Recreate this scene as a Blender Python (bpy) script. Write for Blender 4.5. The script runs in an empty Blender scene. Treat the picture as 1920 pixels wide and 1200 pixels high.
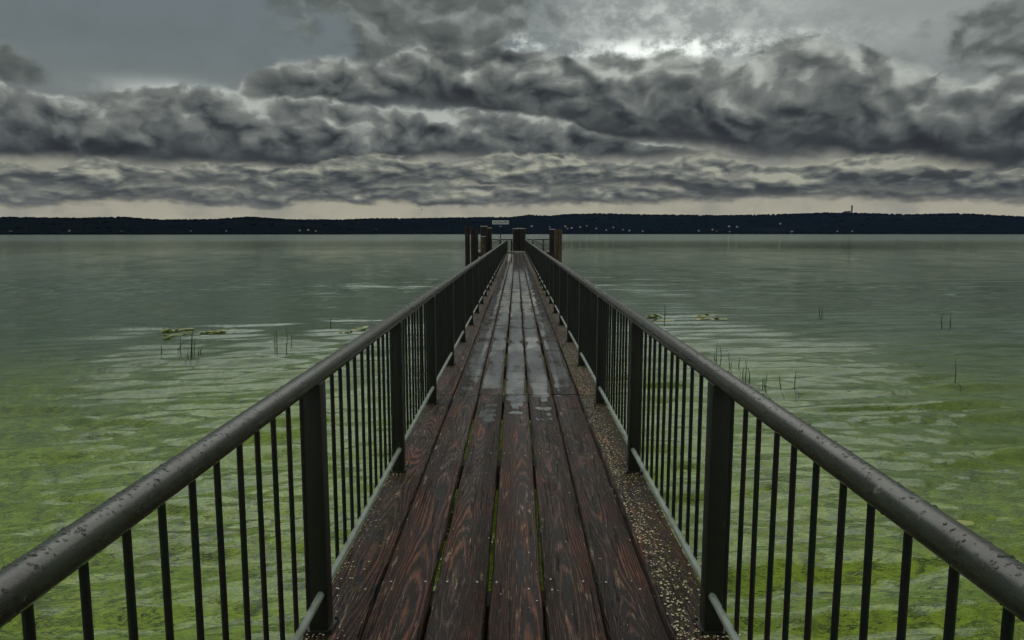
import bpy, bmesh, math, random
from mathutils import Vector, Matrix, noise as mnoise
random.seed(7)
R = math.radians
sc = bpy.context.scene

# ------------------------------------------------------------------ camera
F_PX = 1315.0                       # focal length in pixels of the 1920 px wide frame
PITCH = R(7.02); YAW = R(0.35)
EYE = 1.61                          # eye height above the deck (deck top is z = 0)
cam_d = bpy.data.cameras.new('camera'); cam = bpy.data.objects.new('camera', cam_d)
sc.collection.objects.link(cam); sc.camera = cam
cam_d.sensor_width = 36; cam_d.lens = F_PX / 1920 * 36
cam_d.clip_start = 0.02; cam_d.clip_end = 40000
cam.location = (0, 0, EYE)
cam.rotation_euler = (math.pi / 2 - PITCH, 0, YAW)

def ray(px, py):
    a = (px - 960) / F_PX; b = (600 - py) / F_PX
    v = Vector((a, math.cos(PITCH) + b * math.sin(PITCH), -math.sin(PITCH) + b * math.cos(PITCH)))
    return Matrix.Rotation(YAW, 3, 'Z') @ v
def at(px, py, dist):               # the point seen at a pixel, dist metres down the pier
    v = ray(px, py); return Vector((0, 0, EYE)) + v * (dist / v.y)
def on_z(px, py, z):                # the point seen at a pixel on a level plane
    v = ray(px, py); return Vector((0, 0, EYE)) + v * ((z - EYE) / v.z)
def azel(px, py):
    v = ray(px, py).normalized(); return math.atan2(v.x, v.y), math.asin(v.z)

# ------------------------------------------------------------------ exposure
vs = sc.view_settings
vs.view_transform = 'Standard'; vs.look = 'None'; vs.exposure = 0.35; vs.gamma = 1.0
vs.use_curve_mapping = False
sc.render.engine = 'CYCLES'
sc.cycles.max_bounces = 8; sc.cycles.transparent_max_bounces = 12
sc.cycles.volume_bounces = 0

# ------------------------------------------------------------------ node helpers
class NT:
    def __init__(s, tree): s.t = tree; s.n = tree.nodes; s.l = tree.links
    def put(s, sock, v):
        if v is None: return
        if isinstance(v, bpy.types.NodeSocket): s.l.new(v, sock)
        elif isinstance(v, (tuple, list)) and len(v) == 3 and sock.type == 'RGBA': sock.default_value = (*v, 1)
        else: sock.default_value = v
    def m(s, op, a, b=None, c=None, clamp=False):
        n = s.n.new('ShaderNodeMath'); n.operation = op; n.use_clamp = clamp
        for i, v in enumerate((a, b, c)): s.put(n.inputs[i], v)
        return n.outputs[0]
    def add(s, a, b): return s.m('ADD', a, b)
    def sub(s, a, b): return s.m('SUBTRACT', a, b)
    def mul(s, a, b): return s.m('MULTIPLY', a, b)
    def ss(s, v, lo, hi, a=0.0, b=1.0):
        n = s.n.new('ShaderNodeMapRange'); n.interpolation_type = 'SMOOTHSTEP'
        for k, x in zip(('Value', 'From Min', 'From Max', 'To Min', 'To Max'), (v, lo, hi, a, b)): s.put(n.inputs[k], x)
        return n.outputs[0]
    def lin(s, v, lo, hi, a=0.0, b=1.0):
        n = s.n.new('ShaderNodeMapRange')
        for k, x in zip(('Value', 'From Min', 'From Max', 'To Min', 'To Max'), (v, lo, hi, a, b)): s.put(n.inputs[k], x)
        return n.outputs[0]
    def mix(s, f, a, b, blend='MIX'):
        n = s.n.new('ShaderNodeMix'); n.data_type = 'RGBA'; n.blend_type = blend
        s.put(n.inputs[0], f); s.put(n.inputs[6], a); s.put(n.inputs[7], b)
        return n.outputs[2]
    def xyz(s, x, y, z):
        n = s.n.new('ShaderNodeCombineXYZ')
        for i, v in enumerate((x, y, z)): s.put(n.inputs[i], v)
        return n.outputs[0]
    def sep(s, v):
        n = s.n.new('ShaderNodeSeparateXYZ'); s.put(n.inputs[0], v); return n.outputs
    def vadd(s, a, b):
        n = s.n.new('ShaderNodeVectorMath'); n.operation = 'ADD'; s.put(n.inputs[0], a); s.put(n.inputs[1], b); return n.outputs[0]
    def vmul(s, a, b):
        n = s.n.new('ShaderNodeVectorMath'); n.operation = 'MULTIPLY'; s.put(n.inputs[0], a); s.put(n.inputs[1], b); return n.outputs[0]
    def noise(s, v, scale, detail=4, rough=0.5, dist=0.0, color=False):
        n = s.n.new('ShaderNodeTexNoise'); s.put(n.inputs['Vector'], v)
        s.put(n.inputs['Scale'], scale); s.put(n.inputs['Detail'], detail)
        s.put(n.inputs['Roughness'], rough); s.put(n.inputs['Distortion'], dist)
        return n.outputs['Color' if color else 'Fac']
    def vor(s, v, scale, feature='F1', out='Distance', rand=1.0):
        n = s.n.new('ShaderNodeTexVoronoi'); n.feature = feature; s.put(n.inputs['Vector'], v)
        s.put(n.inputs['Scale'], scale); s.put(n.inputs['Randomness'], rand); return n.outputs[out]
    def ramp(s, v, stops, interp='LINEAR'):
        n = s.n.new('ShaderNodeValToRGB'); s.put(n.inputs[0], v); r = n.color_ramp; r.interpolation = interp
        while len(r.elements) < len(stops): r.elements.new(0.5)
        for e, (p, c) in zip(r.elements, stops): e.position = p; e.color = (*c, 1)
        return n.outputs[0]
    def curve(s, v, pts):
        n = s.n.new('ShaderNodeFloatCurve'); s.put(n.inputs['Value'], v); c = n.mapping.curves[0]
        pts = sorted(pts); c.points[0].location = pts[0]; c.points[1].location = pts[-1]
        for p in pts[1:-1]: c.points.new(*p)
        n.mapping.update(); return n.outputs[0]
    def bump(s, h, strength=0.5, dist=0.01, normal=None):
        n = s.n.new('ShaderNodeBump'); s.put(n.inputs['Height'], h)
        n.inputs['Strength'].default_value = strength; n.inputs['Distance'].default_value = dist
        s.put(n.inputs['Normal'], normal); return n.outputs[0]
    def node(s, kind, **kw):
        n = s.n.new(kind)
        for k, v in kw.items(): setattr(n, k, v)
        return n

# ------------------------------------------------------------------ sky: storm clouds over a pale horizon
SUN_AZ, SUN_EL = R(4), R(50)        # high ahead, spread wide by the overcast
world = bpy.data.worlds.new('World'); sc.world = world; world.use_nodes = True
w = NT(world.node_tree); w.n.clear()
tc = w.node('ShaderNodeTexCoord'); D = w.sep(tc.outputs['Generated'])
az = w.m('ARCTAN2', D[0], D[1]); el = w.m('ARCSINE', D[2])
P = w.xyz(w.m('SINE', az), w.m('COSINE', az), w.mul(el, 1.45))
azn = w.m('MULTIPLY_ADD', az, 1 / 1.6, 0.5, clamp=True)
ELS = 0.6
def sky_curve(pts):
    k = []
    for px, py in pts:
        a, e = azel(px, py); k.append(((a + 0.8) / 1.6, max(0, e) / ELS))
    k = [(0, k[0][1])] + k + [(1, k[-1][1])]
    return w.mul(w.curve(azn, k), ELS)
warp = w.node('ShaderNodeVectorMath'); warp.operation = 'MULTIPLY_ADD'
w.put(warp.inputs[0], w.noise(P, 9.0, 5, 0.55, 0.0, True)); warp.inputs[1].default_value = (0.075,) * 3; w.put(warp.inputs[2], P)
Pw = warp.outputs[0]
def puffs(v):                                           # rounded billows, creased where they meet
    f1 = w.noise(v, 6.5, 2, 0.45); f2 = w.noise(v, 15.0, 2, 0.5); f3 = w.noise(v, 34.0, 5, 0.58)
    b1 = w.m('ABSOLUTE', w.sub(f1, 0.5)); b2 = w.m('ABSOLUTE', w.sub(f2, 0.5))
    return w.add(w.add(w.mul(f1, 0.55), b1), w.add(w.mul(b2, 0.75), w.mul(f3, 0.16)))
n_big = w.noise(P, 4.6, 5, 0.5, 0.15)
n_mid = w.noise(P, 13.0, 8, 0.60, 0.15)
n_fine = w.noise(P, 40.0, 6, 0.62, 0.1)
p0 = puffs(Pw); p1 = puffs(w.vadd(Pw, (0.010, 0.0, 0.021)))
relief = w.sub(p0, p1)                                  # light from above on the billows
lump = w.add(w.mul(w.sub(n_big, 0.5), 0.7), w.add(w.mul(w.sub(p0, 0.52), 1.0), w.mul(w.sub(n_fine, 0.5), 0.30)))

sky = w.node('ShaderNodeTexSky', sky_type='NISHITA')
sky.sun_disc = False; sky.sun_elevation = SUN_EL; sky.sun_rotation = SUN_AZ
clear = w.mix(1.0, sky.outputs[0], (0.024, 0.024, 0.024), 'MULTIPLY')
veil = w.ramp(w.m('DIVIDE', el, 1.5, clamp=True), [
    (0.0, (0.38, 0.33, 0.26)), (0.012, (0.36, 0.32, 0.255)), (0.05, (0.27, 0.25, 0.205)), (0.10, (0.15, 0.155, 0.15)),
    (0.16, (0.125, 0.142, 0.15)), (0.21, (0.135, 0.15, 0.162)), (0.28, (0.32, 0.335, 0.345)), (0.42, (0.60, 0.62, 0.635)), (1.0, (0.80, 0.82, 0.835))])
back = w.mix(0.86, clear, veil)
back = w.mix(w.mul(w.ss(w.add(n_mid, w.mul(n_big, 0.6)), 0.68, 1.0), 0.35), back, (0.10, 0.11, 0.118))
lighter = w.ss(az, -0.10, 0.20)                                           # thinner veil to the right of the pier
back = w.mix(w.mul(lighter, w.ss(el, 0.12, 0.24)), back, (0.225, 0.235, 0.235))

def gauss(px, py, sx, sy):
    a, e = azel(px, py)
    u = w.m('DIVIDE', w.sub(az, a), sx); v = w.m('DIVIDE', w.sub(el, e), sy)
    return w.m('EXPONENT', w.mul(w.add(w.mul(u, u), w.mul(v, v)), -1.0))
brk = w.m('MAXIMUM', gauss(1270, 92, 0.16, 0.017), w.mul(gauss(1240, 30, 0.17, 0.035), 0.30))
brk = w.m('MAXIMUM', brk, w.mul(gauss(950, 80, 0.06, 0.018), 0.8))
brk = w.mul(brk, w.ss(w.add(n_mid, w.mul(w.sub(n_fine, 0.5), 0.9)), 0.30, 0.72))
brk = w.m('MAXIMUM', brk, w.mul(w.mul(gauss(340, 174, 0.075, 0.013), 0.36), w.ss(n_mid, 0.35, 0.6)))
back = w.mix(w.m('MULTIPLY', brk, 1.15, clamp=True), back, (0.82, 0.84, 0.82))

def bank(below, pts_b, pts_t, amp, soft_b, soft_t, cols, rel, rimc, relief, lump, grad=0.74, cover=1.0):
    b = sky_curve(pts_b); t = sky_curve(pts_t)
    thin = w.ss(w.sub(t, b), 0.0, 0.03)                                    # the bank runs out where its curves meet
    la = w.mul(w.mul(lump, amp), thin)
    top = w.ss(w.add(el, la), w.sub(t, soft_t), w.add(t, soft_t))
    m = w.mul(w.ss(w.add(el, w.mul(la, 0.75)), w.sub(b, soft_b), w.add(b, soft_b)), w.sub(1.0, top))
    m = w.mul(m, w.ss(w.sub(t, b), 0.004, 0.02))
    h = w.m('DIVIDE', w.sub(w.add(el, w.mul(la, 0.7)), b), w.m('MAXIMUM', w.sub(t, b), 0.03))
    h2 = w.add(w.add(0.05, w.mul(h, grad)), w.mul(w.mul(relief, rel), w.ss(h, -0.05, 0.40, 0.12, 1.0)))
    h2 = w.add(h2, w.mul(w.sub(n_big, 0.5), 0.3))
    rim = w.mul(w.ss(top, 0.02, 0.35), w.ss(relief, -0.03, 0.05))
    c = w.mix(w.mul(rim, 0.75), w.ramp(w.m('ADD', h2, 0.0, clamp=True), cols), rimc)
    return w.mix(w.mul(m, cover), below, c)
DARK = (0.022, 0.024, 0.028)
COLS = [(0, DARK), (0.15, (0.036, 0.039, 0.043)), (0.42, (0.083, 0.089, 0.090)), (0.68, (0.145, 0.150, 0.146)), (1, (0.34, 0.345, 0.33))]
# broken cloud high up in the middle, and wisps to the right and overhead
cover = w.add(w.mul(gauss(770, 30, 0.17, 0.11), 0.36), w.mul(gauss(1880, 70, 0.10, 0.05), 0.34))
cover = w.add(cover, w.add(w.mul(gauss(0, 125, 0.055, 0.028), 0.38), w.mul(w.ss(el, 0.26, 0.5), 0.13)))
hi = w.ss(w.add(w.add(w.mul(n_big, 0.5), w.mul(n_mid, 0.5)), cover), 0.62, 0.76)
hi_c = w.ramp(w.m('MULTIPLY_ADD', relief, 2.2, 0.48, clamp=True), [(0, (0.045, 0.050, 0.050)), (0.5, (0.100, 0.110, 0.108)), (1, (0.24, 0.25, 0.245))])
hi_c = w.mix(1.0, hi_c, w.mix(w.ss(el, 0.30, 0.8), (1, 1, 1), (3.0, 3.0, 3.0)), 'MULTIPLY')
s0 = w.mix(w.mul(hi, w.ss(el, 0.10, 0.16)), back, hi_c)
# the big bank right of centre
s1 = bank(s0,
    [(0, 240), (350, 235), (450, 225), (600, 205), (760, 198), (900, 215), (1000, 235), (1150, 262), (1400, 285), (1700, 300), (1920, 335)],
    [(0, 240), (350, 232), (440, 180), (480, 135), (560, 118), (700, 125), (790, 92), (900, 84), (1000, 100), (1100, 108), (1250, 100), (1400, 114), (1490, 76), (1570, 90), (1700, 120), (1800, 140), (1920, 130)],
    0.048, 0.012, 0.006, COLS, 2.2, (0.30, 0.31, 0.30), relief, lump)
# the bank to the left, in front of it
s2 = bank(s1,
    [(0, 298), (200, 303), (330, 305), (450, 310), (560, 318), (700, 305), (850, 292), (960, 292), (1100, 296), (1300, 298), (1500, 305), (1920, 320)],
    [(0, 165), (120, 188), (230, 180), (330, 166), (420, 168), (480, 188), (580, 188), (700, 202), (820, 208), (930, 212), (1040, 225), (1150, 258), (1300, 280), (1500, 298), (1920, 318)],
    0.034, 0.009, 0.005, COLS, 2.6, (0.42, 0.425, 0.40), relief, lump)
# low, drawn out rolls above the far shore
P2 = w.xyz(w.mul(w.m('SINE', az), 1.7), w.mul(w.m('COSINE', az), 1.7), w.mul(el, 4.6))
P2 = w.vadd(P2, w.vmul(w.noise(P, 18.0, 4, 0.5, 0.0, True), (0.05, 0.05, 0.05)))
q0 = puffs(P2); q1 = puffs(w.vadd(P2, (0.012, 0.0, 0.030))); relief2 = w.sub(q0, q1)
lump2 = w.add(w.mul(w.sub(q0, 0.52), 1.0), w.add(w.mul(w.sub(n_mid, 0.5), 0.6), w.mul(w.sub(n_fine, 0.5), 0.2)))
LOW = [(0, (0.034, 0.037, 0.041)), (0.2, (0.060, 0.064, 0.066)), (0.5, (0.115, 0.120, 0.112)), (0.75, (0.18, 0.178, 0.155)), (1, (0.29, 0.28, 0.235))]
s3 = bank(s2,
    [(0, 388), (250, 380), (420, 386), (640, 378), (820, 384), (1000, 386), (1250, 380), (1500, 372), (1920, 380)],
    [(0, 338), (150, 345), (300, 338), (420, 350), (600, 342), (760, 335), (900, 348), (1080, 336), (1250, 345), (1420, 332), (1600, 342), (1750, 335), (1920, 340)],
    0.036, 0.006, 0.005, LOW, 2.4, (0.27, 0.26, 0.22), relief2, lump2, 0.80, 0.92)
s3 = bank(s3,
    [(0, 350), (180, 352), (330, 346), (520, 356), (700, 350), (880, 342), (1050, 352), (1200, 346), (1400, 358), (1600, 352), (1920, 362)],
    [(0, 312), (90, 322), (180, 300), (300, 322), (420, 304), (560, 316), (700, 296), (850, 306), (1000, 290), (1150, 308), (1300, 296), (1480, 312), (1650, 300), (1920, 322)],
    0.040, 0.005, 0.004, LOW, 2.6, (0.30, 0.29, 0.245), relief2, lump2, 0.80, 0.95)
bg = w.node('ShaderNodeBackground'); w.put(bg.inputs[0], w.mix(1.0, s3, (0.98, 1.025, 0.985), 'MULTIPLY')); bg.inputs[1].default_value = 1.0
wo = w.node('ShaderNodeOutputWorld'); w.l.new(bg.outputs[0], wo.inputs[0])
world.cycles.sampling_method = 'MANUAL'; world.cycles.sample_map_resolution = 512

# ------------------------------------------------------------------ sun through the cloud
sun_d = bpy.data.lights.new('sun', 'SUN'); sun = bpy.data.objects.new('sun', sun_d); sc.collection.objects.link(sun)
sun_d.energy = 0.7; sun_d.angle = R(60); sun_d.color = (1.0, 0.97, 0.91)
to_sun = Vector((math.sin(SUN_AZ) * math.cos(SUN_EL), math.cos(SUN_AZ) * math.cos(SUN_EL), math.sin(SUN_EL)))
sun.rotation_euler = to_sun.to_track_quat('Z', 'Y').to_euler()

# ------------------------------------------------------------------ object helpers
COL = sc.collection.objects
def link(name, mesh, mat=None, parent=None, loc=None, rot=None, smooth=False):
    o = bpy.data.objects.new(name, mesh); COL.link(o)
    if mat and mesh and not mesh.materials: mesh.materials.append(mat)
    if parent: o.parent = parent
    if loc is not None: o.location = loc
    if rot is not None: o.rotation_euler = rot
    if smooth:
        for p in mesh.polygons: p.use_smooth = True
    return o
def empty(name, loc=(0, 0, 0), rz=0):
    o = bpy.data.objects.new(name, None); COL.link(o); o.location = loc; o.rotation_euler = (0, 0, rz); o.empty_display_size = 0.2
    return o
def tag(o, label, cat, group=None, kind=None):
    o['label'] = label; o['category'] = cat
    if group: o['group'] = group
    if kind: o['kind'] = kind
    return o
def mesh_of(name, verts, faces):
    m = bpy.data.meshes.new(name); m.from_pydata([tuple(v) for v in verts], [], faces); m.update(); return m
class MB:
    def __init__(s): s.v = []; s.f = []
    def box(s, x0, x1, y0, y1, z0, z1):
        k = len(s.v); s.v += [(x, y, z) for z in (z0, z1) for y in (y0, y1) for x in (x0, x1)]
        s.f += [tuple(k + i for i in q) for q in ((0, 2, 3, 1), (4, 5, 7, 6), (0, 1, 5, 4), (2, 6, 7, 3), (0, 4, 6, 2), (1, 3, 7, 5))]; return s
    def tube(s, a, b, r, n=10, r2=None, caps=True):
        a, b = Vector(a), Vector(b); d = (b - a).normalized(); r2 = r if r2 is None else r2
        u = d.orthogonal().normalized(); t = d.cross(u); k = len(s.v)
        for c, rr in ((a, r), (b, r2)):
            for i in range(n):
                th = 2 * math.pi * i / n; s.v.append(c + (u * math.cos(th) + t * math.sin(th)) * rr)
        for i in range(n):
            j = (i + 1) % n; s.f.append((k + i, k + j, k + n + j, k + n + i))
        if caps: s.f.append(tuple(k + i for i in reversed(range(n)))); s.f.append(tuple(k + n + i for i in range(n)))
        return s
    def mesh(s, name, bevel=0, segs=2):
        m = mesh_of(name, s.v, s.f)
        bm = bmesh.new(); bm.from_mesh(m); bmesh.ops.recalc_face_normals(bm, faces=bm.faces)
        if bevel: bmesh.ops.bevel(bm, geom=list(bm.edges), offset=bevel, segments=segs, affect='EDGES', profile=0.6)
        bm.to_mesh(m); bm.free(); return m
def shade(m, ang=40):
    for p in m.polygons: p.use_smooth = True
    try: m.set_sharp_from_angle(angle=R(ang))
    except Exception: pass
    return m

# ------------------------------------------------------------------ materials
def new_mat(name):
    m = bpy.data.materials.new(name); m.use_nodes = True; n = NT(m.node_tree); n.n.clear()
    out = n.node('ShaderNodeOutputMaterial'); return m, n, out
def principled(n, out, color, rough, normal=None, metal=0.0, ior=1.5, spec=0.5):
    b = n.node('ShaderNodeBsdfPrincipled'); n.put(b.inputs['Base Color'], color); n.put(b.inputs['Roughness'], rough)
    n.put(b.inputs['Metallic'], metal); n.put(b.inputs['IOR'], ior); n.put(b.inputs['Specular IOR Level'], spec)
    if normal is not None: n.l.new(normal, b.inputs['Normal'])
    if out: n.l.new(b.outputs[0], out.inputs[0])
    return b

def wood_mat(name, moss=0.0, wet=1.0):
    m, n, out = new_mat(name)
    t = n.node('ShaderNodeTexCoord'); oi = n.node('ShaderNodeObjectInfo'); rnd = oi.outputs['Random']
    g = n.node('ShaderNodeNewGeometry'); wp = n.sep(g.outputs['Position'])
    c = n.sep(t.outputs['Object']); off = n.mul(rnd, 53.0); y = n.add(c[1], off)
    rnd2 = n.m('FRACT', n.mul(rnd, 17.3))
    # growth rings cut lengthwise: the pith wanders under the plank and gives the arches
    wander = n.noise(n.xyz(n.mul(c[0], 0.5), n.mul(y, 0.42), off), 1.0, 1, 0.4)
    kn = n.node('ShaderNodeTexVoronoi'); kn.feature = 'F1'
    n.put(kn.inputs['Vector'], n.xyz(n.mul(c[0], 4.0), n.mul(y, 1.1), off)); kn.inputs['Scale'].default_value = 1.0
    knot = n.m('EXPONENT', n.mul(n.mul(kn.outputs['Distance'], kn.outputs['Distance']), -60.0))
    cx = n.add(c[0], n.mul(n.sub(rnd2, 0.5), 0.12))
    zc = n.add(n.add(0.0, n.mul(wander, 0.19)), n.mul(n.add(c[2], 0.05), 1.0))
    r = n.m('SQRT', n.add(n.mul(cx, cx), n.mul(zc, zc)))
    wob = n.noise(n.xyz(n.mul(c[0], 26), n.mul(y, 2.6), off), 1.0, 4, 0.6)
    r = n.add(n.add(r, n.mul(knot, 0.040)), n.mul(wob, 0.011))
    ring = n.m('MULTIPLY_ADD', n.m('SINE', n.mul(r, n.lin(rnd2, 0.0, 1.0, 2 * math.pi * 105, 2 * math.pi * 200))), 0.5, 0.5)
    ring = n.m('POWER', ring, 2.0)
    fibre = n.noise(n.xyz(n.mul(c[0], 210), n.mul(y, 7.0), off), 1.0, 5, 0.65)
    crack = n.ss(n.noise(n.xyz(n.mul(c[0], 38), n.mul(y, 1.6), n.add(off, 9.0)), 1.0, 3, 0.6), 0.30, 0.37, 1.0, 0.0)
    blot = n.noise(n.xyz(n.mul(c[0], 5), n.mul(y, 1.7), n.add(off, 3.0)), 1.0, 5, 0.6)
    grit = n.noise(t.outputs['Object'], 95.0, 4, 0.7)
    tint = n.mix(rnd2, (0.165, 0.070, 0.042), (0.140, 0.086, 0.058))
    col = n.mix(n.mul(ring, n.ss(n.add(n.mul(blot, 0.5), n.mul(fibre, 0.5)), 0.38, 0.62, 0.15, 1.0)), (0.006, 0.004, 0.003), tint)
    red = n.ss(blot, 0.50, 0.66)
    col = n.mix(n.mul(red, n.mul(ring, 0.75)), col, (0.23, 0.070, 0.036))
    grey = n.mul(n.ss(fibre, 0.56, 0.70), n.ss(n.noise(n.xyz(n.mul(c[0], 9), n.mul(y, 1.3), n.add(off, 6.0)), 1.0, 4, 0.6), 0.46, 0.62, 0.15, 1.0))
    col = n.mix(n.mul(grey, 0.95), col, (0.46, 0.34, 0.22))
    col = n.mix(n.mul(crack, 0.9), col, (0.004, 0.003, 0.003))
    col = n.mix(n.mul(n.ss(knot, 0.75, 0.95), 0.8), col, (0.006, 0.004, 0.003))
    col = n.mix(n.mul(n.ss(grit, 0.60, 0.70), 0.6), col, (0.26, 0.18, 0.11))
    col = n.mix(n.mul(n.ss(grit, 0.36, 0.44, 1.0, 0.0), 0.7), col, (0.004, 0.003, 0.002))
    if moss:
        mn = n.noise(t.outputs['Object'], 7.0, 6, 0.7); mn2 = n.noise(t.outputs['Object'], 60.0, 4, 0.7)
        mm = n.mul(n.ss(n.add(n.add(mn, n.mul(mn2, 0.35)), n.lin(wp[0], -0.8, 0.8, -0.10, 0.0)), 0.66, 0.84), n.mul(n.ss(wp[1], 2.0, 12.0, 0.35, 0.9), moss))
        col = n.mix(mm, col, n.mix(mn2, (0.022, 0.018, 0.006), (0.17, 0.135, 0.03)))
    scf = n.mul(n.ss(n.noise(n.xyz(n.mul(c[0], 30), n.mul(y, 5.0), n.add(off, 12.0)), 1.0, 4, 0.65), 0.60, 0.68), n.ss(n.noise(n.xyz(n.mul(c[0], 4), n.mul(y, 1.1), n.add(off, 15.0)), 1.0, 3, 0.5), 0.46, 0.60))
    col = n.mix(n.mul(scf, 0.75), col, (0.36, 0.27, 0.18))
    split = n.ss(n.noise(n.xyz(n.mul(c[0], 60), n.mul(y, 0.9), n.add(off, 21.0)), 1.0, 2, 0.5), 0.28, 0.33, 1.0, 0.0)
    col = n.mix(split, col, (0.003, 0.002, 0.002))
    # rain water standing in the cupped middle of the planks
    cup = n.mul(n.m('POWER', n.m('ABSOLUTE', n.mul(c[0], 9.2)), 5.0), -0.55)
    pn = n.noise(n.xyz(n.mul(c[0], 5.0), n.mul(y, 0.95), off), 1.0, 3, 0.5, 0.2)
    band = n.noise(n.xyz(0.0, n.add(n.mul(wp[1], 1.9), n.mul(rnd, 1.6)), 4.0), 1.0, 2, 0.6)
    zone = n.add(n.add(-0.38, n.mul(n.ss(wp[1], 4.0, 8.0), 0.87)), n.mul(n.m('ABSOLUTE', wp[0]), -0.26))
    lev = n.add(n.add(n.add(n.mul(n.sub(pn, 0.18), 1.5), cup), n.add(zone, n.mul(n.sub(band, 0.5), 1.9))), n.mul(n.sub(wob, 0.5), 0.30))
    pm = n.mul(n.ss(lev, 0.56, 0.62), wet)
    soak = n.mul(n.ss(lev, 0.36, 0.55), wet)
    col = n.mix(n.mul(soak, 0.62), col, (0.004, 0.003, 0.0025))
    h = n.add(n.add(n.mul(ring, 0.6), n.mul(fibre, 0.5)), n.add(n.add(n.mul(crack, -0.9), n.mul(split, -1.6)), n.mul(grit, 0.25)))
    nor = n.bump(h, 1.0, 0.007)
    rough = n.lin(n.add(n.mul(blot, 0.5), n.mul(fibre, 0.5)), 0.3, 0.7, 0.24, 0.66)
    dry = principled(n, None, col, rough, nor, 0, 1.40, 0.25)
    puddle_sky = n.mix(n.ss(lev, 0.58, 0.95, 0.25, 0.8), col, n.mix(blot, (0.40, 0.41, 0.405), (0.13, 0.13, 0.12)))  # pale grey painted in for the sky mirrored by the puddles
    rip = n.bump(n.noise(t.outputs['Object'], 14.0, 2, 0.5), 0.03, 0.01)
    pud = principled(n, None, puddle_sky, 0.03, rip, 0, 3.0, 0.5)
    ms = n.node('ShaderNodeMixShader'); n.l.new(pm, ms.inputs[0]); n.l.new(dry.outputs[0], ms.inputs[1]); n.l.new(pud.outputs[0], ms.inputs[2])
    n.l.new(ms.outputs[0], out.inputs[0]); return m
MAT = {}
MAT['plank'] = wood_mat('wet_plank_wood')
MAT['edge_plank'] = wood_mat('mossy_plank_wood', 1.0, 0.0)

def beam_mat(name, dark, light, rough=0.7):
    m, n, out = new_mat(name); t = n.node('ShaderNodeTexCoord'); o = t.outputs['Object']; c = n.sep(o)
    oi = n.node('ShaderNodeObjectInfo')
    v = n.xyz(n.mul(c[0], 14), n.mul(c[1], 14), n.add(n.mul(c[2], 1.2), n.mul(oi.outputs['Random'], 31)))
    f = n.noise(v, 1.0, 6, 0.65); b = n.noise(o, 1.7, 4, 0.6)
    col = n.mix(n.ss(n.add(n.mul(f, 0.7), n.mul(b, 0.3)), 0.38, 0.62), dark, light)
    principled(n, out, col, rough, n.bump(f, 0.8, 0.03)); return m
MAT['pile'] = beam_mat('tarred_pile_wood', (0.006, 0.004, 0.003), (0.030, 0.019, 0.015))
MAT['pile_brown'] = beam_mat('weathered_pile_wood', (0.018, 0.012, 0.007), (0.16, 0.105, 0.055))
MAT['joist'] = beam_mat('joist_wood', (0.012, 0.008, 0.005), (0.05, 0.035, 0.02))

def paint_mat(name, base, dirt, rlo, rhi, dirt_amt=0.5, spots=True):
    m, n, out = new_mat(name); g = n.node('ShaderNodeNewGeometry'); p = g.outputs['Position']
    big = n.noise(p, 4.0, 5, 0.65); fine = n.noise(p, 60.0, 5, 0.7); mic = n.noise(p, 320.0, 3, 0.6)
    streak = n.noise(n.vmul(p, (1, 0.25, 1)), 34.0, 5, 0.7)
    d = n.m('MULTIPLY', n.ss(n.add(n.mul(big, 0.55), n.mul(streak, 0.45)), 0.44, 0.60), dirt_amt, clamp=True)
    col = n.mix(d, base, dirt)
    col = n.mix(n.mul(n.ss(fine, 0.56, 0.70), 0.55), col, tuple(x * 0.35 for x in base))
    col = n.mix(n.mul(n.ss(mic, 0.60, 0.75), 0.35), col, tuple(min(1, x * 2.2) for x in base))
    if spots: col = n.mix(n.mul(n.ss(n.noise(p, 21.0, 3, 0.55), 0.69, 0.73), 0.35), col, (0.28, 0.27, 0.22))
    h = n.add(n.mul(fine, 0.6), n.mul(mic, 0.4))
    principled(n, out, col, n.lin(n.add(n.mul(fine, 0.5), n.mul(big, 0.5)), 0.35, 0.65, rlo, rhi), n.bump(h, 0.35, 0.003), 0, 1.5, 0.5)
    return m
MAT['rail'] = paint_mat('wet_olive_grey_paint', (0.040, 0.048, 0.031), (0.020, 0.020, 0.011), 0.10, 0.32, 0.9)
MAT['post'] = paint_mat('dark_olive_paint', (0.017, 0.020, 0.013), (0.016, 0.013, 0.008), 0.35, 0.6, 0.5, False)
MAT['bar'] = paint_mat('dark_bar_paint', (0.009, 0.010, 0.008), (0.008, 0.007, 0.005), 0.4, 0.65, 0.5, False)
MAT['low_rail'] = paint_mat('sky_lit_rail_paint', (0.29, 0.34, 0.28), (0.09, 0.09, 0.06), 0.35, 0.6, 0.5)  # railing paint made paler, sky light on it put into the colour

def flat_mat(name, col, rough=0.6, var=0.25, scale=30.0):
    m, n, out = new_mat(name); t = n.node('ShaderNodeTexCoord')
    f = n.noise(t.outputs['Object'], scale, 4, 0.6)
    c = n.mix(f, tuple(x * (1 - var) for x in col), tuple(min(1, x * (1 + var)) for x in col))
    principled(n, out, c, rough); return m
MAT['cap'] = flat_mat('pale_cap_sheet', (0.62, 0.63, 0.60), 0.45, 0.2)
MAT['sign_white'] = flat_mat('sign_white', (0.88, 0.88, 0.86), 0.4, 0.05)
MAT['sign_black'] = flat_mat('sign_black', (0.015, 0.015, 0.015), 0.5, 0.1)
MAT['petal'] = flat_mat('fallen_petal', (0.62, 0.55, 0.34), 0.6, 0.35, 9.0)
MAT['moss'] = flat_mat('moss', (0.10, 0.085, 0.022), 0.9, 0.6, 40.0)
MAT['nail'] = flat_mat('nail_steel', (0.42, 0.40, 0.36), 0.35, 0.3)
MAT['reed'] = flat_mat('reed_stem', (0.014, 0.018, 0.007), 0.7, 0.4)
MAT['pad'] = flat_mat('lily_leaf', (0.24, 0.27, 0.035), 0.35, 0.45, 1.5)
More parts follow.
